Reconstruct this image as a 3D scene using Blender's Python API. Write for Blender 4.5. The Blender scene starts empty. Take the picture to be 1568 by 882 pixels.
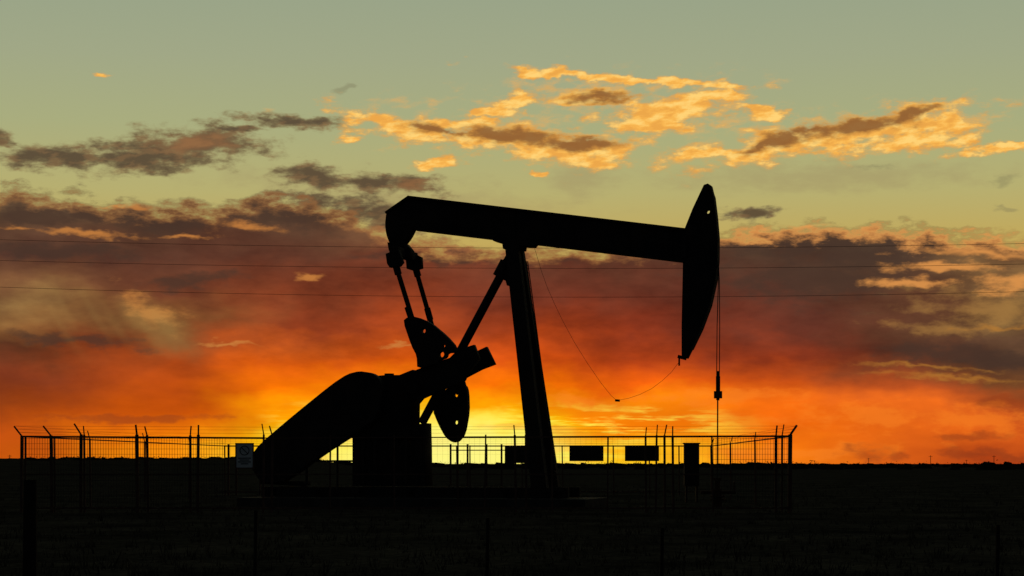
import bpy, bmesh, math, random
from mathutils import Vector, Matrix
random.seed(7)
R=math.radians
sc=bpy.context.scene
sc.view_settings.view_transform='Standard'
try: sc.view_settings.look='None'
except Exception: pass
sc.view_settings.exposure=0

# ------------------------------------------------------------------ camera
CAM=Vector((0,-60,1.3)); F=3000.0; CX=784.0; HZ=710.0
cd=bpy.data.cameras.new("camera"); cam=bpy.data.objects.new("camera",cd); sc.collection.objects.link(cam)
cam.location=CAM; cam.rotation_euler=(R(90),0,0)
cd.sensor_width=36; cd.lens=36*F/1568; cd.shift_y=(HZ-441)/1568
cd.clip_start=0.1; cd.clip_end=20000
sc.camera=cam

def s2l(c):
    o=[]
    for x in c:
        x=x/255.0
        o.append(x/12.92 if x<=0.04045 else ((x+0.055)/1.055)**2.4)
    return (o[0],o[1],o[2],1.0)

# ------------------------------------------------------------------ materials
def mat(name,c1,c2,scale=3.0,rough=0.8,metal=0.0,bump=0.0,spec=0.3):
    m=bpy.data.materials.new(name); m.use_nodes=True
    nt=m.node_tree; b=nt.nodes["Principled BSDF"]
    tc=nt.nodes.new("ShaderNodeTexCoord")
    n=nt.nodes.new("ShaderNodeTexNoise"); n.inputs["Scale"].default_value=scale; n.inputs["Detail"].default_value=6
    nt.links.new(tc.outputs["Object"],n.inputs["Vector"])
    r=nt.nodes.new("ShaderNodeValToRGB")
    r.color_ramp.elements[0].position=0.35; r.color_ramp.elements[1].position=0.65
    r.color_ramp.elements[0].color=(*c1,1); r.color_ramp.elements[1].color=(*c2,1)
    nt.links.new(n.outputs["Fac"],r.inputs[0]); nt.links.new(r.outputs[0],b.inputs["Base Color"])
    b.inputs["Roughness"].default_value=rough; b.inputs["Metallic"].default_value=metal
    b.inputs["Specular IOR Level"].default_value=spec
    if bump:
        bp=nt.nodes.new("ShaderNodeBump"); bp.inputs["Strength"].default_value=bump
        nt.links.new(n.outputs["Fac"],bp.inputs["Height"]); nt.links.new(bp.outputs[0],b.inputs["Normal"])
    return m
M_steel=mat("painted_steel",(0.03,0.028,0.026),(0.055,0.04,0.03),1.5,0.85,spec=0.1)
M_rust=mat("rusty_steel",(0.06,0.03,0.018),(0.10,0.045,0.025),4,0.9,spec=0.1)
M_cable=mat("wire_rope",(0.05,0.045,0.04),(0.08,0.07,0.06),8,0.8,spec=0.1)
M_conc=mat("concrete",(0.05,0.046,0.04),(0.08,0.07,0.06),2,0.95,bump=0.2,spec=0.05)
M_fence=mat("galvanised_steel",(0.09,0.05,0.04),(0.15,0.085,0.06),5,0.85,spec=0.1)
M_white=mat("sign_white",(0.62,0.68,0.66),(0.75,0.8,0.78),3,0.6)
M_ink=mat("sign_ink",(0.03,0.03,0.03),(0.04,0.04,0.04),3,0.7)
M_wood=mat("weathered_wood",(0.02,0.016,0.013),(0.04,0.032,0.025),6,0.95,spec=0.05)
M_grass=mat("dry_grass",(0.05,0.044,0.028),(0.11,0.09,0.055),0.6,0.95,spec=0.05)
M_shrub=mat("shrub_leaves",(0.03,0.035,0.02),(0.05,0.05,0.03),1,0.95,spec=0.05)

# ------------------------------------------------------------------ mesh helpers
def link(name,me,parent=None,m=None):
    ob=bpy.data.objects.new(name,me); sc.collection.objects.link(ob)
    if m: me.materials.append(m)
    if parent: ob.parent=parent
    return ob
def empty(name,loc):
    e=bpy.data.objects.new(name,None); sc.collection.objects.link(e); e.location=loc; e.empty_display_size=0.5
    return e
class MB:
    def __init__(s): s.v=[]; s.f=[]
    def box(s,a,b):
        x0,y0,z0=a;x1,y1,z1=b;i=len(s.v)
        s.v+=[(x0,y0,z0),(x1,y0,z0),(x1,y1,z0),(x0,y1,z0),(x0,y0,z1),(x1,y0,z1),(x1,y1,z1),(x0,y1,z1)]
        s.f+=[(i,i+3,i+2,i+1),(i+4,i+5,i+6,i+7),(i,i+1,i+5,i+4),(i+1,i+2,i+6,i+5),(i+2,i+3,i+7,i+6),(i+3,i,i+4,i+7)]
    def bar(s,p,q,w,d=None,n=4,w2=None,side=None):
        p=Vector(p);q=Vector(q);ax=(q-p).normalized()
        ref=Vector(side) if side is not None else (Vector((0,1,0)) if abs(ax.y)<0.9 else Vector((1,0,0)))
        b=(ref-ax*ref.dot(ax)).normalized(); a=ax.cross(b)
        d=w if d is None else d; w2=w if w2 is None else w2
        i=len(s.v)
        for P,ww in((p,w),(q,w2)):
            dd=d*ww/w
            if n==4:
                for sa,sb in((-1,-1),(1,-1),(1,1),(-1,1)): s.v.append(tuple(P+a*sa*ww/2+b*sb*dd/2))
            else:
                for k in range(n):
                    t=2*math.pi*k/n; s.v.append(tuple(P+a*math.cos(t)*ww/2+b*math.sin(t)*dd/2))
        s.f.append(tuple(range(i+n-1,i-1,-1))); s.f.append(tuple(range(i+n,i+2*n)))
        for k in range(n): s.f.append((i+k,i+(k+1)%n,i+n+(k+1)%n,i+n+k))
    def path(s,pts,w,n=5):
        for a,b in zip(pts[:-1],pts[1:]): s.bar(a,b,w,n=n)
    def make(s,name,m,parent=None,origin=(0,0,0),bevel=0):
        me=bpy.data.meshes.new(name); o=Vector(origin)
        me.from_pydata([tuple(Vector(v)-o) for v in s.v],[],s.f); me.update()
        ob=link(name,me,parent,m)
        if bevel:
            md=ob.modifiers.new("bevel","BEVEL"); md.width=bevel; md.segments=2
        return ob

# ------------------------------------------------------------------ PUMPJACK
PSI=R(14.6); O=Vector((0.06,0,0))
S=Vector((math.cos(PSI),-math.sin(PSI),0)); N=Vector((-math.sin(PSI),-math.cos(PSI),0))
def sv(u,v,t=0.0):
    """survey measurement -> (s,z) on the vertical plane offset t from the unit's centre plane"""
    d=Vector(((u-CX)/F,1,(HZ-v)/F)); lam=(t-(CAM-O).dot(N))/d.dot(N); P=CAM+d*lam
    return ((P-O).dot(S),P.z)
def W(u,v,t=0.0):
    s,z=sv(u,v,t); return O+S*s+N*t+Vector((0,0,z))
def L(s,t,z): return O+S*s+N*t+Vector((0,0,z))

pump=empty("pumpjack",O)
def smooth_poly(pts,it):
    for _ in range(it):
        o=[]
        for i in range(len(pts)):
            a=pts[i];b=pts[(i+1)%len(pts)]
            o.append((a[0]*.8+b[0]*.2,a[1]*.8+b[1]*.2)); o.append((a[0]*.2+b[0]*.8,a[1]*.2+b[1]*.8))
        pts=o
    return pts
def plate(name,pts,t,th,holes=(),m=M_steel,sm=0,bev=0.012):
    if sm: pts=smooth_poly(pts,sm)
    cu=bpy.data.curves.new(name,'CURVE'); cu.dimensions='2D'; cu.fill_mode='BOTH'; cu.extrude=th/2-bev; cu.bevel_depth=bev; cu.offset=-bev
    rings=[[sv(u,v,t) for u,v in pts]]
    for (hu,hv,hr) in holes:
        rings.append([sv(hu+hr*math.cos(a*math.pi/7),hv+hr*math.sin(a*math.pi/7),t) for a in range(14)])
    for rg in rings:
        sp=cu.splines.new('POLY'); sp.points.add(len(rg)-1)
        for i,(a,b) in enumerate(rg): sp.points[i].co=(a,b,0,1)
        sp.use_cyclic_u=True
    tmp=bpy.data.objects.new("tmp",cu); sc.collection.objects.link(tmp)
    dg=bpy.context.evaluated_depsgraph_get(); me=bpy.data.meshes.new_from_object(tmp.evaluated_get(dg))
    bpy.data.objects.remove(tmp); bpy.data.curves.remove(cu)
    me.name=name; me.materials.clear()
    for v in me.vertices:
        s,z,k=v.co; v.co=S*s+N*(t+k)+Vector((0,0,z))
    return link(name,me,pump,m)

def P(mb,name,m=M_steel,bevel=0): return mb.make(name,m,pump,O,bevel)

plate("beam_web",[(604,322),(628,303),(1050,353),(1048,399),(640,351),(622,351),(604,340)],0,0.30)
mb=MB()
mb.bar(W(627,302.5),W(1052,352.5),0.07,0.44,side=N)
mb.bar(W(636,351),W(1050,400.5),0.07,0.44,side=N)
mb.bar(W(629,302),W(593,327),0.07,0.44,side=N)
for u in (700,790,880,965,1030):
    mb.bar(W(u,303.5+(u-627)*.1182),W(u,349+(u-636)*.1196),0.03,0.42,side=N)
P(mb,"beam_flanges")
plate("tail_bearing_housing",[(594,326),(606,318),(640,340),(636,350),(629,364),(619,377),(600,376),(594,360),(592,345)],0,0.36,sm=1)
head=[(1079,284),(1085,282),(1090,285),(1094,302),(1097.5,335),(1100,365),(1099.5,400),(1096.5,430),(1088,468),(1075,503),(1060,535),(1053,549),(1045,548),(1045,500),(1047,402),(1050,350),(1062,320)]
plate("horse_head",head,0,0.34,holes=[(1085,325,3.2)])
mb=MB()
arc=[(1087,285),(1093,302),(1097,335),(1099.5,365),(1099,400),(1096,430),(1087.5,468),(1074.5,503),(1059,535)]
for a,b in zip(arc[:-1],arc[1:]): mb.bar(W(*a),W(*b),0.05,0.46,side=N)
P(mb,"horse_head_track")
mb=MB()
mb.bar(W(1039,546),W(1050,549),0.10,0.3,side=N); mb.bar(W(1040,547),W(1040,560),0.05)
mb.bar(W(1049,362),W(1049,396),0.16,0.5,side=N)
P(mb,"head_latch")
mb=MB()
mb.path([W(1099,400,.13),W(1100,430,.13),W(1098,500,.10),W(1097.3,577,.08)],0.028)
mb.path([W(1100,400,-.13),W(1101.5,430,-.13),W(1102,500,-.10),W(1101.5,577,-.08)],0.028)
P(mb,"bridle_cables",M_cable)
mb=MB()
mb.bar(W(1099.5,576),W(1099.5,600),0.13,n=10); mb.bar(W(1099.5,599),W(1099.5,610),0.25,0.3,n=10)
mb.bar(W(1099.5,568),W(1099.5,577),0.07,n=8); mb.bar(W(1099.5,609),W(1099,613),0.10,n=8)
P(mb,"carrier_bar")
mb=MB(); mb.bar(W(1099,612),W(1098.5,752),0.042,n=8); P(mb,"polished_rod",M_cable)
plate("saddle_bearing",[(757,366),(822,373.5),(818,379),(804,378),(803,384),(773,382),(772,374),(758,370)],0,0.5,sm=0)
mb=MB()
for t0,t1 in((0.25,0.72),(-0.25,-0.72)):
    k=13.0
    a=W(787.5-k*t0*.9,376,t0); b=W(838-k*t1*1.0,762,t1)
    mb.bar(a,b,0.40,0.30,w2=0.47,side=N)
for v in (430,520,610,690):
    f=(v-376)/386.0; tt=0.25+0.47*f
    uc=787.5+50.5*f
    mb.bar(W(uc-13*tt,v,tt),W(uc+13*tt,v,-tt),0.16)
P(mb,"samson_post_front_legs")
mb=MB()
mb.bar(W(771,414,0),W(646,648,0),0.27,n=12); mb.bar(W(777,402,0),W(765,425,0),0.46,0.4,n=12)
mb.bar(W(787,384),W(774,408),0.24,0.3,side=N)
mb.bar(W(773,398),W(783,436),0.22,0.3,side=N)
P(mb,"samson_post_rear_leg")
mb=MB()
a0,b0=W(806,400,0.12),W(851,740,0.2); a1,b1=W(806+2,400,-.2),W(851+2,740,-.2)
mb.bar(a0,b0,0.03); mb.bar(a1,b1,0.03)
for i in range(28):
    f=(i+.5)/28; mb.bar(a0.lerp(b0,f),a1.lerp(b1,f),0.025)
P(mb,"ladder")
mb=MB()
mb.bar(W(603,384,1.0),W(633,394,-1.0),0.26,0.30)
P(mb,"equalizer_beam",bevel=0.02)
plate("equalizer_bearing",[(596,372),(624,374),(632,384),(628,396),(604,392),(598,384)],0,0.4)
for nm,t,pts in (("near",1.0,[(592,389),(611,382),(618,402),(613,408),(598,410),(594,404)]),("far",-1.0,[(622,390),(638,390),(646,394),(647,411),(634,415),(624,412)])):
    plate("wrist_block_"+nm,pts,t,0.22)
mb=MB()
mb.bar(W(606,406,1.0),W(650,548,1.0),0.15,n=10); mb.bar(W(636,410,-1.0),W(670,528,-1.0),0.15,n=10)
mb.bar(W(607,409,1.0),W(610,420,1.0),0.22,n=10); mb.bar(W(637,412,-1.0),W(640,423,-1.0),0.22,n=10)
mb.bar(W(624,470,1.0),W(632,494,1.0),0.20,n=10); mb.bar(W(654,472,-1.0),W(659,490,-1.0),0.20,n=10)
P(mb,"pitman_arms")
plate("crank_near",[(613,582),(640,566),(668,556),(690,548),(702,536),(727,528),(735,550),(717,572),(712,583),(676,598),(645,612),(622,610)],0.95,0.22)
plate("crank_far",[(640,590),(690,558),(731,538),(746,531),(759,558),(738,566),(700,586),(660,600)],-0.95,0.22)
plate("counterweight_upper",[(619,492),(626,486),(638,485),(660,494),(684,514),(699,531),(697,540),(686,541),(684,548),(674,552),(672,556),(641,566),(640,545),(632,530)],1.15,0.30,holes=[(650,507,3.8),(681,530,2.6),(677.5,543,4.6)],sm=1)
plate("counterweight_lower",[(664,628),(672,610),(682,607),(681,598),(694,592),(703,588),(714,590),(717,600),(718,630),(712,664),(703,676),(695,678),(684,670),(674,652)],-0.8,0.30,holes=[(699.5,605,3.6),(699.5,647,3.6)],sm=1)
mb=MB()
mb.bar(W(700,575,-.8),W(708,602,-.8),0.36,0.16,side=N)
mb.bar(W(674,590,-.8),W(680,612,-.8),0.18,0.16,side=N)
mb.bar(W(630,592,1.25),W(650,592,-1.25),0.42,n=16)
P(mb,"crankshaft_and_clamps")
plate("gearbox",[(556,580),(575,577),(598,575),(618,575),(628,571),(638,567),(648,575),(652,600),(637,618),(636,672),(548,672)],0,0.9,bev=0.03)
plate("gearbox_pedestal",[(546,662),(626,664),(626,678),(635,678),(636,652),(655,648),(657,744),(546,744)],0,0.8)
mb=MB()
mb.bar(W(596,577),W(596,566+6),0.3,0.3,n=12)
for u in (556,575,600,622): mb.bar(W(u,664,0.50),W(u,742,0.50),0.08,0.10,side=N)
mb.bar(W(546,668,.5),W(636,668,.5),0.12,0.14,side=N)
P(mb,"gearbox_fittings")
guard=[(512,588),(535,573),(553,568.5),(570,571),(582,578),(590,596),(582,640),(541,667),(500,693),(443,735),(422,740),(402,738),(387,714),(388,697),(402,679),(455,634)]
plate("belt_guard",guard,0.75,0.42,sm=1,bev=0.03)
mb=MB()
mb.bar(W(425,712,0.4),W(430,712,-0.5),0.8,n=20)
mb.bar(W(400,738,0.6),W(470,742,0.6),0.12,0.12); mb.bar(W(405,738,-0.4),W(475,740,-0.4),0.12,0.12)
mb.bar(W(517,680,0.6),W(517,745,0.6),0.06); mb.bar(W(470,700,0.6),W(470,742,0.6),0.08)
mb.bar(W(470,706,0.6),W(545,706,0.6),0.06)
P(mb,"motor_and_mount")
mb=MB()
for t in(0.8,-0.8): mb.bar(L(-7.9,t,0.42),L(1.9,t,0.42),0.32,0.2,side=N)
for s in(-7.5,-6,-4.6,-3,-1.5,0,1.5): mb.bar(L(s,-.9,0.40),L(s,.9,0.40),0.2)
P(mb,"skid_beams")
mb=MB()
c=[L(-8.4,1.7,0),L(2.6,1.7,0),L(2.6,-1.7,0),L(-8.4,-1.7,0)]
mb.v+=[tuple(p+Vector((0,0,-.1))) for p in c]+[tuple(p+Vector((0,0,.25))) for p in c]
mb.f+=[(0,1,2,3),(4,7,6,5)]+[(k,4+k,4+(k+1)%4,(k+1)%4) for k in range(4)]
P(mb,"concrete_foundation",M_conc,bevel=0.02)
mb=MB()
pts=[(818,378),(823,395),(829,415),(838,440),(849,465),(862,492),(880,525),(900,557),(920,586),(936,606),(944,613)]
mb.path([W(u,v) for u,v in pts],0.010,n=4)
pts=[(946,613),(962,610),(980,604),(998,595),(1014,583),(1028,570),(1040,554)]
mb.path([W(u,v) for u,v in pts],0.010,n=4)
mb.bar(W(942,613),W(949,613.5),0.07,n=6)
P(mb,"slack_line",M_cable)

# wellhead
wp=W(1098.5,752); wh=empty("wellhead",(wp.x,wp.y,0)); mb=MB()
x,y=wp.x,wp.y
mb.bar((x,y,0),(x,y,0.55),0.28,n=14); mb.bar((x,y,0.2),(x,y,0.26),0.46,n=14); mb.bar((x,y,0.3),(x,y,0.36),0.46,n=14)
mb.bar((x,y,0.5),(x,y,0.85),0.16,n=12); mb.bar((x-.5,y,0.45),(x+.55,y,0.45),0.10,n=10); mb.bar((x+.5,y,0.45),(x+.5,y,0.75),0.05,n=8)
mb.bar((x+.5,y-.15,0.75),(x+.5,y+.15,0.75),0.04); mb.bar((x,y,0.8),(x,y,0.88),0.24,n=12)
mb.make("valve_stack",M_rust,wh,(x,y,0))
pdup=empty("pumpjack",(0,0,0))
for ch in list(pump.children):
    o=bpy.data.objects.new(ch.name.split('.')[0]+"_far",ch.data); sc.collection.objects.link(o); o.parent=pdup
pdup.location=((1243-CX)/F*2300,2240,-0.5); pdup.scale=(0.62,)*3

# ------------------------------------------------------------------ METAL FENCE
fence=empty("metal_fence",(-2.5,5,0)); FO=(-2.5,5,0)
YF=-8.0; YR=20.0
def fxp(u): return (u-CX)*(YF-CAM.y)/F
def rxp(u): return (u-CX)*(YR-CAM.y)/F
H=2.05
def post(mb,x,y,lean=0,w=0.06,h=H,arm=0.26):
    tx=random.uniform(-.035,.035)
    mb.bar((x,y,0),(x+tx,y,h),w)
    if arm: mb.bar((x+tx,y,h-.01),(x+tx+lean*arm*.7+random.uniform(-.03,.03),y,h+arm*random.uniform(.85,1.1)),w*.55)
front=[(33,-1,.07),(39,0,.04),(80,-1,.07),(84,0,.035),(124,-1,.07),(130,0,.05),(211,-.2,.08),(227,-.2,.06),(292,.1,.06),(303,.1,.07),(403,-.2,.05),(416,-.3,.06),(505,.1,.04),(604,0,.04),(701,0,.04),(742,0,.04),(790,-.2,.06),(806,-.1,.06),(846,0,.045),(930,0,.04),(989,0,.05),(1004,0,.05),(1018,.2,.06),(1031,.1,.06),(1092,0,.04),(1188,0,.07),(1197,.4,.05),(1209,1,.10)]
mb=MB()
for u,l,w in front: post(mb,fxp(u),YF+random.uniform(-.02,.02),l,w,H+random.uniform(-.02,.03),0.26 if u not in(39,84,505,604,701,742,846,930,1092) else 0)
xa,xb=fxp(33),fxp(1209)
mb.bar((xa,YF,H-.03),(fxp(403),YF,H-.07),0.05); mb.bar((fxp(403),YF,H-.07),(fxp(700),YF,H-.05),0.03); mb.bar((fxp(700),YF,H-.05),(xb,YF,H-.02),0.05)
mb.bar((xa,YF,0.12),(xb,YF,0.12),0.045); mb.bar((xa,YF,1.02),(xb,YF,1.02),0.03)
mb.make("front_frame",M_fence,fence,FO)
def mesh_panel(mb,p,q,step=0.1,hz=0.2,w=0.007,h0=0.15,h1=H-.06):
    p=Vector(p);q=Vector(q);n=max(1,int((q-p).length/step))
    for i in range(n+1):
        c=p.lerp(q,i/n); mb.bar(c+Vector((0,0,h0)),c+Vector((0,0,h1)),w)
    z=h0
    while z<h1:
        mb.bar(p+Vector((0,0,z)),q+Vector((0,0,z)),w); z+=hz
mb=MB()
mesh_panel(mb,(xa,YF-.04,0),(fxp(345),YF-.04,0),0.07,0.14,0.008)
mesh_panel(mb,(fxp(1092),YF-.04,0),(xb,YF-.04,0),0.07,0.14,0.008)
mesh_panel(mb,(fxp(345),YF-.04,0),(fxp(1092),YF-.04,0),0.14,0.28,0.0025)
mb.make("wire_mesh",M_cable,fence,FO)
mb=MB()
for dz,dl in((.08,.06),(.17,.12),(.25,.18)):
    mb.bar((xa-dl,YF,H+dz),(fxp(403),YF,H+dz-.03),0.005); mb.bar((fxp(403),YF,H+dz-.03),(xb+dl,YF,H+dz),0.005)
    for (a,b) in(((xa-dl,YF,H+dz),(rxp(345)-dl,YR,H+dz)),((xb+dl,YF,H+dz),(rxp(1090)+dl,YR,H+dz)),((rxp(345),YR,H+dz),(rxp(1090),YR,H+dz))): mb.bar(a,b,0.005)
mb.make("barbed_wire",M_cable,fence,FO)
mb=MB()
for u in(345,398,470,560,640,700,720,800,862,940,995,1040):
    post(mb,rxp(u),YR,0,0.05,H,0)
post(mb,rxp(1090),YR,0.5,0.07)
mb.bar((rxp(345),YR,H-.03),(rxp(1090),YR,H-.03),0.05); mb.bar((rxp(345),YR,.15),(rxp(1090),YR,.15),0.05)
mb.bar((rxp(690),YR,1.85),(rxp(775),YR,1.85),0.04)
for u in(350,362,690,716,745,768): mb.bar((rxp(u),YR,0),(rxp(u),YR,H+.05),0.08)
mb.make("rear_frame",M_fence,fence,FO)
mb=MB()
for (xs,xe,l,n_) in((xa,rxp(345),-.3,4),(xb,rxp(1090),.3,3)):
    for i in range(1,n_):
        f=i/n_; post(mb,xs+(xe-xs)*f,YF+(YR-YF)*f,l,0.05)
    mb.bar((xs,YF,H-.03),(xe,YR,H-.03),0.035)
mb.make("side_frames",M_fence,fence,FO)

def board(name,u0,v0,u1,v1,Y,m,th=0.03):
    k=(Y-CAM.y)/F; x0,x1=(u0-CX)*k,(u1-CX)*k; z1,z0=1.3+(HZ-v0)*k,1.3+(HZ-v1)*k
    e=empty(name,((x0+x1)/2,Y,z0)); o=e.location.copy()
    b=MB(); b.box((x0,Y-th/2,z0),(x1,Y+th/2,z1)); b.make("panel",m,e,o,bevel=0.006)
    b=MB(); fr=0.03
    for a,c in(((x0-fr,z0-fr),(x1+fr,z0)),((x0-fr,z1),(x1+fr,z1+fr)),((x0-fr,z0),(x0,z1)),((x1,z0),(x1+fr,z1))):
        b.box((a[0],Y-th*.8,a[1]),(c[0],Y+th*.8,c[1]))
    b.make("frame",M_fence,e,o); return e,x0,x1,z0,z1,o
for r in((873,683,923,705),(958,683,1008,705),(774,685,815,708)): board("sign_board",*r,YR-.14,M_steel)
e,x0,x1,z0,z1,o=board("warning_sign",362,680,387,716,YF-.12,M_white,0.02)
b=MB(); yy=YF-.133
xc=(x0+x1)/2
for k in range(20):
    a0=2*math.pi*k/20;a1=2*math.pi*(k+1)/20;r=.12
    b.bar((xc+r*math.cos(a0),yy,z1-.17+r*math.sin(a0)),(xc+r*math.cos(a1),yy,z1-.17+r*math.sin(a1)),0.022,0.004)
b.bar((xc-.085,yy,z1-.085),(xc+.085,yy,z1-.255),0.022,0.004)
for z,ww in((.25,.17),(.2,.13),(.15,.17),(.1,.1)): b.bar((xc-ww,yy,z0+z),(xc+ww,yy,z0+z),0.025,0.004)
b.make("lettering",M_ink,e,o)
k=(6-CAM.y)/F; x0,x1=(1047.5-CX)*k,(1070-CX)*k; zt=1.3+(HZ-678)*k
cab=empty("electrical_cabinet",((x0+x1)/2,6,0)); o=cab.location.copy()
b=MB(); b.box((x0,5.8,0.55),(x1,6.2,zt-.04)); b.make("body",M_steel,cab,o,bevel=0.01)
b=MB(); b.box((x0-.03,5.75,zt-.04),(x1+.03,6.25,zt)); b.box((x0+.03,5.77,0.6),(x1-.03,5.797,zt-.08)); b.box((x1-.09,5.74,1.2),(x1-.06,5.768,1.35))
b.box((x0+.04,5.85,0),(x0+.1,6.15,.548)); b.box((x1-.1,5.85,0),(x1-.04,6.15,.548)); b.make("door_and_legs",M_steel,cab,o)

# ------------------------------------------------------------------ POWER LINE
pl=empty("power_line",(0,60,0)); k=(60-CAM.y)/F; mb=MB()
for base,a in((380,1.6e-5),(411,1.5e-5),(455,1.9e-5)):
    pts=[]
    for i in range(57):
        u=-500+2800*i/56.0; vv=base-a*(u-900)**2; pts.append(((u-CX)*k,60,1.3+(HZ-vv)*k))
    mb.path(pts,0.02,n=4)
mb.make("wires",M_cable,pl,(0,60,0))
mb=MB()
for u in(-500,2300):
    x=(u-CX)*k; mb.bar((x,60.3,0),(x,60.3,17.5),0.36,n=10,w2=0.22)
    for vv in(380-1.6e-5*1.96e6,411-1.5e-5*1.96e6,455-1.9e-5*1.96e6):
        z=1.3+(HZ-vv)*k; mb.bar((x,60.3,z-.1),(x,60,z),0.08); 
    mb.bar((x-1.2,60.3,16.8),(x+1.2,60.3,16.8),0.12)
mb.make("poles",M_wood,pl,(0,60,0))

# ------------------------------------------------------------------ FOREGROUND WIRE FENCE
wf=empty("wire_fence",(0,-44,0)); k=16/F; mb=MB()
def wx(u): return (u-CX)*k
mb.bar((wx(45),-44,-.1),(wx(46),-44,1.17),0.13,n=9,w2=0.11)
mb.bar((wx(1900),-44,-.1),(wx(1900),-44,1.17),0.13,n=9)
mb.bar((wx(-800),-44,-.1),(wx(-800),-44,1.17),0.13,n=9)
for u,h in((390,.92),(745,.86),(1012,.78),(1526,.8)): mb.bar((wx(u),-44,-.0),(wx(u+2),-44,h),0.028)
mb.make("posts",M_wood,wf,(0,-44,0))
mb=MB()
for z in(.25,.5,.72): mb.bar((wx(-800),-44.05,z),(wx(1900),-44.05,z),0.003)
mb.make("strands",M_cable,wf,(0,-44,0))

# ------------------------------------------------------------------ GROUND
def sst(a,b,x):
    t=max(0,min(1,(x-a)/(b-a))); return t*t*(3-2*t)
def gh(x,y):
    r=math.hypot(x,y+60); h=0
    if y>0:
        q=x/max(1,y+60); h=2.9*sst(150,600,r)*(1-sst(-.12,-.055,q))*sst(-1.5,-.6,q) if q>-1.5 else 0
    n=math.sin(x*.11+1.3)*math.cos(y*.09)+.6*math.sin(x*.31+y*.17)
    h+=0.015*n
    if r>200: h+=0.08*math.sin(x*.021+y*.004)*sst(200,500,r)
    return h
vs=[(0,-60,0)];fs=[];NR=190;NS=300
for i in range(NR):
    r=2*(5000)**(i/(NR-1))
    for j in range(NS):
        a=2*math.pi*j/NS; x=r*math.sin(a);y=-60+r*math.cos(a); vs.append((x,y,gh(x,y)-0.02))
for j in range(NS): fs.append((0,1+(j+1)%NS,1+j))
for i in range(NR-1):
    for j in range(NS):
        a=1+i*NS+j;b=1+i*NS+(j+1)%NS; fs.append((a,b,b+NS,a+NS))
me=bpy.data.meshes.new("ground"); me.from_pydata(vs,[],fs); me.update()
for p in me.polygons: p.use_smooth=True
gm=bpy.data.materials.new("dry_soil"); gm.use_nodes=True; nt=gm.node_tree; bs=nt.nodes["Principled BSDF"]
tc=nt.nodes.new("ShaderNodeTexCoord")
def gn(sc_,det):
    n=nt.nodes.new("ShaderNodeTexNoise"); n.inputs["Scale"].default_value=sc_; n.inputs["Detail"].default_value=det; n.inputs["Roughness"].default_value=.65
    nt.links.new(tc.outputs["Object"],n.inputs["Vector"]); return n
n1=gn(.35,6);n2=gn(6,5)
mx=nt.nodes.new("ShaderNodeMath"); mx.operation='MULTIPLY'; nt.links.new(n1.outputs[0],mx.inputs[0]); nt.links.new(n2.outputs[0],mx.inputs[1])
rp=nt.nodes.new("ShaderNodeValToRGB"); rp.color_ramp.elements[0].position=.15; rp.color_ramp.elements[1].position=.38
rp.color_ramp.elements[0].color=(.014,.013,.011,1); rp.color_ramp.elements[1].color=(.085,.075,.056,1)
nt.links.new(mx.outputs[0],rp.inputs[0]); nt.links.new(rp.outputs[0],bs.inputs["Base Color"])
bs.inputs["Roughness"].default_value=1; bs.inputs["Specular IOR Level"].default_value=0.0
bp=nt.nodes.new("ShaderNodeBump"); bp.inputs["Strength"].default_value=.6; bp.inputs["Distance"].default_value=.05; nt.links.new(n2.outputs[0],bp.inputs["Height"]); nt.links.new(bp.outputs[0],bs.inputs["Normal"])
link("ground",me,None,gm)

vs=[];fs=[]
for _ in range(5200):
    d=18+ (random.random()**1.6)*110; a=random.uniform(-.34,.34); x=d*math.sin(a); y=-60+d*math.cos(a)
    z=gh(x,y)-.02; hh=random.uniform(.04,.16)*(1.0 if random.random()<.93 else 1.7)
    for _ in range(6):
        bx=x+random.gauss(0,.06);by=y+random.gauss(0,.06);th=random.uniform(0,6.28);w=random.uniform(.006,.014);l=hh*random.uniform(.6,1.2)
        dx,dy=math.cos(th)*w,math.sin(th)*w;i=len(vs)
        vs+=[(bx-dx,by-dy,z),(bx+dx,by+dy,z),(bx+random.gauss(0,.35)*l,by+random.gauss(0,.35)*l,z+l)];fs.append((i,i+1,i+2))
me=bpy.data.meshes.new("dry_grass"); me.from_pydata(vs,[],fs); link("dry_grass",me,None,M_grass)
vs=[];fs=[]
for _ in range(620):
    d=random.uniform(420,1300); a=random.uniform(-.32,.32)+0; x=d*math.sin(a);y=-60+d*math.cos(a); g=gh(x,y)
    base=random.uniform(1.2,2.3)*(1.3 if random.random()<.12 else 1) if a>-.08 else random.uniform(.25,.8); wd=random.uniform(1,5)
    for _ in range(26):
        cx=x+random.gauss(0,wd*.5); cz=g+random.random()*base*(.6+.4*random.random()); q=random.uniform(.12,.35)
        i=len(vs); vs+=[(cx+random.uniform(-q,q),y+random.gauss(0,.4),cz+random.uniform(-q,q)) for _ in range(3)]; fs.append((i,i+1,i+2))
    i=len(vs); vs+=[(x-wd*.8,y,g-.2),(x+wd*.8,y,g-.2),(x+wd*.4,y,g+base*.6),(x-wd*.3,y,g+base*.7)]; fs.append((i,i+1,i+2,i+3))
me=bpy.data.meshes.new("distant_scrub"); me.from_pydata(vs,[],fs); link("distant_scrub",me,None,M_shrub)
for u,hh,d in((1425,9,1500),(1522,9,1500),(1330,8,1900),(15,9,1400),(1480,6,1900)):
    x=(u-CX)*d/F; mb=MB(); y=d-60; mb.bar((x,y,-.5),(x,y,hh*.85),0.35); mb.bar((x-1.5,y,hh*.75),(x+1.5,y,hh*.75),0.22)
    mb.make("utility_pole",M_wood,None,(x,y,0)).location=(x,y,0)

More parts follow.
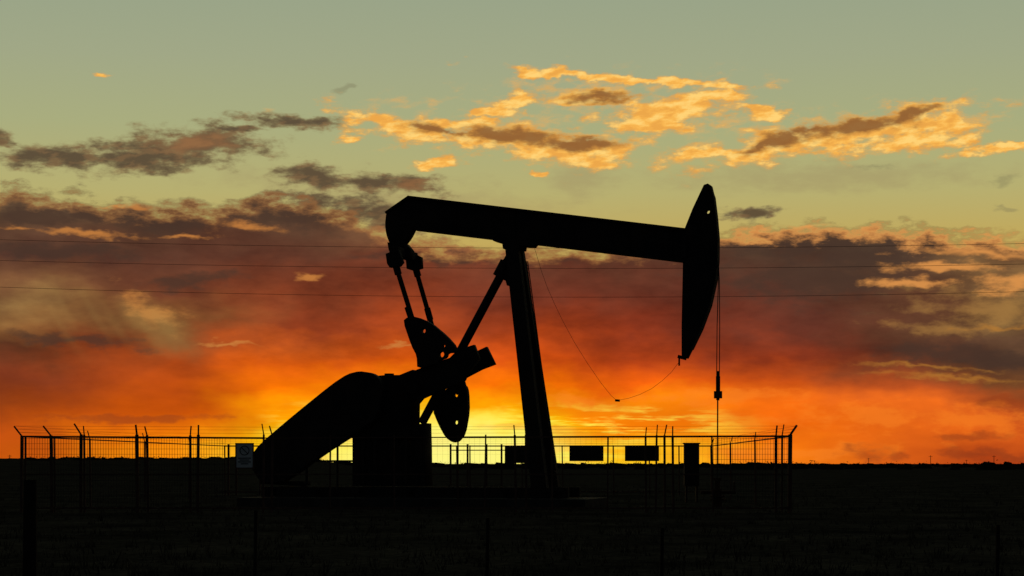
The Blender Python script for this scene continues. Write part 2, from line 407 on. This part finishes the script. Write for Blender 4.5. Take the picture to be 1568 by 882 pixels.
# ------------------------------------------------------------------ SKY (world, direction based)
w=bpy.data.worlds.new("World"); sc.world=w; w.use_nodes=True; nt=w.node_tree; nt.nodes.clear(); LK=nt.links.new
try:
    w.cycles.sampling_method='MANUAL'; w.cycles.sample_map_resolution=128; w.cycles.max_bounces=1
except Exception as ex: print(ex)
def nd(t): return nt.nodes.new(t)
def setin(sock,val):
    if isinstance(val,bpy.types.NodeSocket): LK(val,sock)
    else: sock.default_value=val
def Mx(op,a,b=None,c=None):
    n=nd("ShaderNodeMath"); n.operation=op
    for i,q in enumerate((a,b,c)):
        if q is not None: setin(n.inputs[i],q)
    return n.outputs[0]
def add(a,b): return Mx('ADD',a,b)
def sub(a,b): return Mx('SUBTRACT',a,b)
def mul(a,b): return Mx('MULTIPLY',a,b)
def mad(a,b,c): return Mx('MULTIPLY_ADD',a,b,c)
def ss(x,a,b,lo=0.0,hi=1.0):
    n=nd("ShaderNodeMapRange"); n.interpolation_type='SMOOTHSTEP'; setin(n.inputs[0],x)
    for i,q in enumerate((a,b,lo,hi)): n.inputs[i+1].default_value=q
    return n.outputs[0]
def comb(x,y,z=0.0):
    n=nd("ShaderNodeCombineXYZ"); setin(n.inputs[0],x);setin(n.inputs[1],y);setin(n.inputs[2],z); return n.outputs[0]
def noise(vec,scale,det=6,rough=.55,dist=0):
    n=nd("ShaderNodeTexNoise"); n.noise_dimensions='2D'; LK(vec,n.inputs["Vector"]); n.inputs["Scale"].default_value=scale
    n.inputs["Detail"].default_value=det; n.inputs["Roughness"].default_value=rough; n.inputs["Distortion"].default_value=dist; return n
def mix(f,a,b,mode='MIX'):
    n=nd("ShaderNodeMix"); n.data_type='RGBA'; n.blend_type=mode; setin(n.inputs[0],f); setin(n.inputs[6],a); setin(n.inputs[7],b); return n.outputs[2]
def ramp(x,stops):
    n=nd("ShaderNodeValToRGB"); cr=n.color_ramp; cr.interpolation='LINEAR'
    stops=sorted(stops); LK(x,n.inputs[0])
    cr.elements[0].position=stops[0][0]; cr.elements[0].color=stops[0][1]
    cr.elements[1].position=stops[-1][0]; cr.elements[1].color=stops[-1][1]
    for p_,c_ in stops[1:-1]:
        e_=cr.elements.new(p_); e_.color=c_
    return n.outputs[0]
def B(px,py):
    tu=(px-CX)/F; az=math.atan(tu); return az*3, math.atan((HZ-py)/F*math.cos(az))*3
def sp(py): return max(0,min(1,(710-py)/710))
tcn=nd("ShaderNodeTexCoord"); sx=nd("ShaderNodeSeparateXYZ"); LK(tcn.outputs["Generated"],sx.inputs[0])
X,Y,Z=sx.outputs
sd=Vector((math.sin(R(-1.8)),math.cos(R(-1.8)),0.02)).normalized()
fall=mul(ss(mad(X,sd.x,mad(Y,sd.y,mul(Z,sd.z))),.45,.93),ss(Z,-.02,-.001))
U=mul(Mx('ARCTAN2',X,Y),3.0); V=mul(Mx('ARCSINE',Z),3.0)
# --- all noise fields first
PS=comb(U,mul(V,2.2))
nA=noise(PS,5,3); nB=noise(PS,22,3)
T1=noise(comb(U,mul(V,2.6)),6,6,.56).outputs[0]
FN=noise(comb(add(U,2.0),mul(V,2.5)),17,7,.62).outputs[0]
FF=noise(comb(mad(V,-.6,add(U,9.0)),mul(V,2.6)),30,4,.56).outputs[0]
virga=noise(comb(mad(V,.55,U),mul(V,.22)),14,2,.5).outputs[0]
STN=noise(comb(U,mul(V,9.0)),7,5,.6).outputs[0]
def wcol(nz,ax,ay):
    s=nd("ShaderNodeSeparateColor"); LK(nz.outputs["Color"],s.inputs[0]); return mul(sub(s.outputs[0],.5),ax),mul(sub(s.outputs[1],.5),ay)
a1,b1=wcol(nA,.18,.07); a2,b2=wcol(nB,.04,.022)
U1=add(U,add(a1,a2)); V1=add(V,add(b1,b2)); UW=mad(a1,.3,add(U,a2)); VW=mad(b1,.3,add(V,b2))
FA=mul(sub(FN,.5),2.5)
def blobs(lst):
    acc=None
    for px,py,a,b,ang in lst:
        u0,v0=B(px,py); a/=1000; b/=1000
        if abs(ang)*a<.15:
            x_=mad(UW,1/a,-u0/a); y_=mad(VW,1/b,-v0/b)
        else:
            c_,s_=math.cos(R(ang)),math.sin(R(ang))
            x_=mad(UW,c_/a,mad(VW,s_/a,-(u0*c_+v0*s_)/a)); y_=mad(UW,-s_/b,mad(VW,c_/b,(u0*s_-v0*c_)/b))
        q=mad(x_,x_,mul(y_,y_)); acc=q if acc is None else Mx('MINIMUM',acc,q)
    return sub(1.0,Mx('SQRT',acc))
# ragged upper edge of the main cloud deck
bd=[(-400,330),(0,306),(120,308),(200,318),(330,322),(400,302),(470,305),(530,325),(600,352),(680,372),(800,380),(1000,372),(1090,350),(1200,348),(1300,346),(1400,358),(1500,366),(1568,378),(2000,380)]
bn=ramp(mul(add(UW,1.2),1/2.4),[((B(x,350)[0]+1.2)/2.4,((710-y)/710,)*3+(1,)) for x,y in bd])
bs_=nd("ShaderNodeSeparateColor"); LK(bn,bs_.inputs[0])
DD=mad(FA,.034,sub(mul(bs_.outputs[0],.71),V))
dmask=ss(DD,-.008,.020)

# ================= upper sky =================
VN=mul(V,1/.71)
col=ramp(VN,[(sp(y),s2l(c)) for y,c in((0,(152,163,136)),(100,(160,167,134)),(200,(168,172,126)),(300,(182,174,112)),(370,(192,168,92)),(450,(200,155,75)),(600,(225,140,50)))])
hz=blobs([(885,270,70,50,0),(600,300,340,40,-5),(1250,270,350,30,0)])
col=mix(mul(ss(mad(FA,.6,hz),-.1,1.0),.35),col,s2l((150,130,95)))
faint=mad(FA,.8,blobs([(1335,254,30,7,0),(1552,277,26,8,15),(1545,318,14,5,0),(521,133,12,6,20)]))
col=mix(mul(ss(faint,-.2,.7),.38),col,s2l((118,112,84)))
Dd=mad(FA,.85,blobs([(215,240,225,27,3),(300,224,125,32,2),(100,243,120,16,3),(450,188,95,12,-2),(375,201,55,9,5),(480,272,70,22,-6),(570,280,100,17,-4),(640,284,60,16,-8),(500,306,90,16,0),(1150,327,55,12,3),(3,217,28,15,0),(580,330,90,24,-12)]))
ccl=mix(ss(Dd,.1,.8),s2l((134,120,82)),s2l((84,68,52)))
ccl=mix(mul(ss(FF,.46,.64),.35),ccl,s2l((146,108,70)))
warm=blobs([(295,222,75,18,0),(640,285,40,10,0)])
ccl=mix(mul(ss(mad(FA,.8,warm),-.2,1.0),.55),ccl,s2l((162,106,64)))
col=mix(mul(ss(Dd,-.14,.5),.95),col,ccl)
veil=mad(FA,1.3,blobs([(770,200,250,40,-5),(900,150,150,40,0),(1050,165,150,45,0),(1260,205,250,36,8),(1420,200,120,30,8)]))
col=mix(mul(mul(ss(veil,-.15,.9),ss(FF,.34,.62)),.6),col,s2l((228,172,94)))
core=mad(FA,.7,blobs([(775,207,130,15,-3),(690,200,70,9,-8),(885,218,80,12,0),(925,150,60,11,3),(1230,207,105,15,12),(1320,190,90,16,6),(1398,176,55,10,14),(1170,222,60,8,10)]))
Ld=mad(FA,.92,blobs([(640,199,150,14,-13),(770,210,210,23,-3),(865,228,120,29,-6),(700,188,80,10,0),(970,120,200,8,-5),(870,112,90,6,-2),(915,150,75,13,4),(1020,170,105,24,8),(1080,150,80,13,0),(1160,172,50,10,-10),(1000,192,80,11,0),(1230,214,215,25,10),(1330,198,150,28,9),(1400,178,70,17,16),(1410,212,100,18,4),(1100,235,80,15,0),(1540,221,85,10,8),(795,160,55,16,15),(735,172,30,7,0),(537,216,24,8,12),(668,253,45,8,4),(158,112,18,4,5),(820,264,12,5,0),(1450,190,30,13,0)]))
lit=mix(ss(Ld,0,.5),s2l((216,164,88)),s2l((250,184,82)))
lit=mix(mul(mul(ss(FF,.44,.68),ss(Ld,.0,.5)),.85),lit,s2l((255,214,122)))
lit=mix(mul(ss(FF,.52,.32),.55),lit,s2l((222,150,66)))
lit=mix(mul(ss(core,-.2,.75),.94),lit,s2l((140,92,50)))
col=mix(ss(Ld,-.2,.45),col,lit)

# ================= cloud deck =================
cols={0:[(320,(90,68,50)),(350,(86,60,44)),(400,(86,54,43)),(440,(112,73,48)),(470,(142,106,62)),(510,(125,82,46)),(540,(84,46,30)),(580,(126,54,30)),(620,(148,62,20)),(660,(190,78,16)),(700,(196,85,13))],
250:[(320,(80,63,49)),(360,(85,56,42)),(400,(86,51,40)),(450,(104,56,38)),(490,(126,80,44)),(520,(120,55,30)),(550,(160,65,24)),(590,(182,72,18)),(630,(200,82,10)),(670,(235,118,8)),(700,(248,140,12))],
450:[(300,(84,65,50)),(340,(85,58,44)),(400,(90,50,38)),(450,(118,54,34)),(500,(142,57,30)),(530,(196,85,28)),(560,(222,92,16)),(600,(242,112,5)),(640,(255,160,3)),(670,(255,208,14)),(700,(255,226,45))],
650:[(360,(118,80,55)),(400,(104,53,38)),(450,(128,53,32)),(500,(162,62,26)),(550,(218,86,14)),(590,(250,128,4)),(620,(255,176,3)),(650,(255,225,14)),(680,(255,245,85)),(700,(255,247,130))],
800:[(370,(108,72,52)),(400,(98,51,38)),(450,(113,48,34)),(500,(152,56,26)),(550,(206,76,18)),(590,(245,110,6)),(620,(255,152,5)),(645,(255,212,14)),(665,(255,232,45)),(700,(255,234,70))],
950:[(370,(92,64,46)),(400,(88,50,38)),(450,(101,46,34)),(500,(130,47,28)),(550,(186,66,22)),(590,(232,92,13)),(620,(250,135,10)),(650,(248,128,8)),(680,(255,190,26)),(700,(255,200,30))],
1200:[(350,(100,74,48)),(380,(72,53,42)),(450,(82,47,38)),(500,(96,44,34)),(550,(146,54,28)),(590,(200,78,20)),(620,(232,102,20)),(650,(236,102,12)),(680,(247,122,16)),(700,(242,122,20))],
1400:[(355,(84,65,48)),(390,(74,57,45)),(430,(82,56,42)),(470,(96,60,42)),(510,(90,56,40)),(540,(84,48,36)),(570,(118,60,36)),(600,(182,78,32)),(630,(232,104,28)),(660,(232,102,24)),(700,(208,88,22))],
1568:[(370,(142,104,62)),(400,(112,81,52)),(430,(138,102,62)),(480,(128,97,57)),(520,(96,67,48)),(550,(74,50,38)),(580,(112,68,38)),(610,(152,68,30)),(640,(206,84,28)),(670,(210,88,25)),(700,(174,64,22))]}
V1N=mul(V1,1/.71); deck=None; prev=None
for cxp in sorted(cols):
    r_=ramp(V1N,[(sp(y),s2l(c)) for y,c in cols[cxp]])
    deck=r_ if deck is None else mix(ss(U1,B(prev,500)[0],B(cxp,500)[0]),deck,r_)
    prev=cxp
TT=mul(mad(sub(T1,.5),1.6,mul(FA,.18)),ss(V,.03,.25,.25,1.0))
cc=nd("ShaderNodeCombineColor")
for i,k_ in enumerate((1.0,1.15,.9)): LK(mad(TT,k_,1.0),cc.inputs[i])
deck=mix(1.0,deck,cc.outputs[0],'MULTIPLY')
lump=mad(FA,.9,blobs([(60,332,90,18,0),(150,330,60,14,-4),(260,337,100,25,0),(425,325,100,28,-6),(90,385,150,16,-2),(1230,372,160,22,0),(1440,378,140,16,-3),(1340,400,110,26,0),(1500,545,170,26,-4),(1250,430,190,40,0),(120,522,120,11,-5),(300,430,90,14,5),(700,395,160,10,0)]))
deck=mix(mul(ss(lump,-.15,.75),.72),deck,s2l((64,47,40)))
glow=mad(FA,1.1,blobs([(130,357,80,5,-2),(30,350,40,4,0),(385,347,50,8,0),(300,365,60,4,0),(480,428,26,5,0),(240,478,60,20,-30),(350,525,60,4,0),(610,528,40,4,0),(170,312,60,4,0)]))
deck=mix(mul(ss(glow,-.2,1.1),.8),deck,s2l((200,128,62)))
vm=blobs([(60,480,180,55,-12),(230,495,90,40,-25)])
deck=mix(mul(mul(ss(vm,-.3,.9),ss(virga,.34,.74)),.5),deck,s2l((168,136,76)))
vmr=mad(FA,1.4,blobs([(1500,470,110,26,-8),(1440,500,90,10,-4)]))
deck=mix(mul(ss(vmr,-.4,1.2),.5),deck,s2l((176,128,66)))
glr=mad(FA,1.1,blobs([(1500,388,100,9,-2),(1455,412,110,8,-2),(1400,434,70,8,0),(1240,350,120,4,0),(1550,436,60,16,0)]))
deck=mix(mul(ss(glr,-.2,1.0),.85),deck,s2l((222,148,76)))
gls=mad(FA,1.2,blobs([(1490,578,110,4,-3),(1430,562,100,3,-3),(1550,500,60,4,0)]))
deck=mix(mul(ss(gls,-.6,1.2),.55),deck,s2l((190,126,48)))
edge=mul(mul(ss(DD,.0,.012),ss(DD,.034,.010)),ss(U,B(1000,400)[0],B(1150,400)[0],.25,.8))
deck=mix(edge,deck,s2l((228,152,80)))
low=blobs([(700,690,330,70,0),(900,650,300,40,0),(560,660,200,60,0)])
deck=mix(mul(mul(ss(STN,.46,.62),ss(low,0,.8)),.85),deck,s2l((255,240,80)))
deck=mix(mul(mul(ss(STN,.50,.38),ss(low,-.2,.9)),.5),deck,s2l((242,118,4)))
hot=blobs([(680,694,240,72,0)])
deck=mix(mul(ss(hot,-.05,.8),.9),deck,(1.0,.93,.24,1))
pinkr=mad(FA,1.1,blobs([(1500,640,150,28,0),(1330,640,150,25,0),(1100,610,160,16,0),(1250,690,200,14,0),(900,612,90,10,0)]))
deck=mix(mul(ss(pinkr,.0,.9),.5),deck,s2l((246,128,34)))
dkr=mad(FA,.9,blobs([(1330,694,34,16,0),(1375,697,22,11,0),(1520,612,70,10,0),(1480,668,60,7,0),(1500,697,120,10,0),(200,640,150,8,0)]))
deck=mix(mul(ss(dkr,-.1,.8),.55),deck,s2l((140,58,26)))

# closures: afterglow (upper sky | deck), dark eastern sky, faint physical sky on top
def bgn(c,s=1.0):
    b=nd("ShaderNodeBackground"); setin(b.inputs[0],c); b.inputs[1].default_value=s; return b.outputs[0]
def mixs(f,a,b):
    n=nd("ShaderNodeMixShader"); LK(f,n.inputs[0]); LK(a,n.inputs[1]); LK(b,n.inputs[2]); return n.outputs[0]
sky=nd("ShaderNodeTexSky"); sky.sky_type='NISHITA'; sky.sun_disc=False; sky.sun_elevation=R(1.0); sky.sun_rotation=R(-1.8); sky.dust_density=2
glowing=mixs(dmask,bgn(col),bgn(deck))
allsky=mixs(fall,bgn((.018,.022,.027,1)),glowing)
ad=nd("ShaderNodeAddShader"); LK(allsky,ad.inputs[0]); LK(bgn(sky.outputs[0],0.001),ad.inputs[1])
out=nd("ShaderNodeOutputWorld"); LK(ad.outputs[0],out.inputs[0])

# sun: at the horizon behind the pumpjack, veiled by cloud
ld=bpy.data.lights.new("sun",'SUN'); ld.energy=0.03; ld.angle=R(0.5); ld.color=(1,.55,.25)
so=bpy.data.objects.new("sun",ld); sc.collection.objects.link(so)
dirv=Vector((math.sin(R(-1.8))*math.cos(R(1)),math.cos(R(-1.8))*math.cos(R(1)),math.sin(R(1))))
so.rotation_euler=(-dirv).to_track_quat('-Z','Y').to_euler(); so.location=(0,200,20)
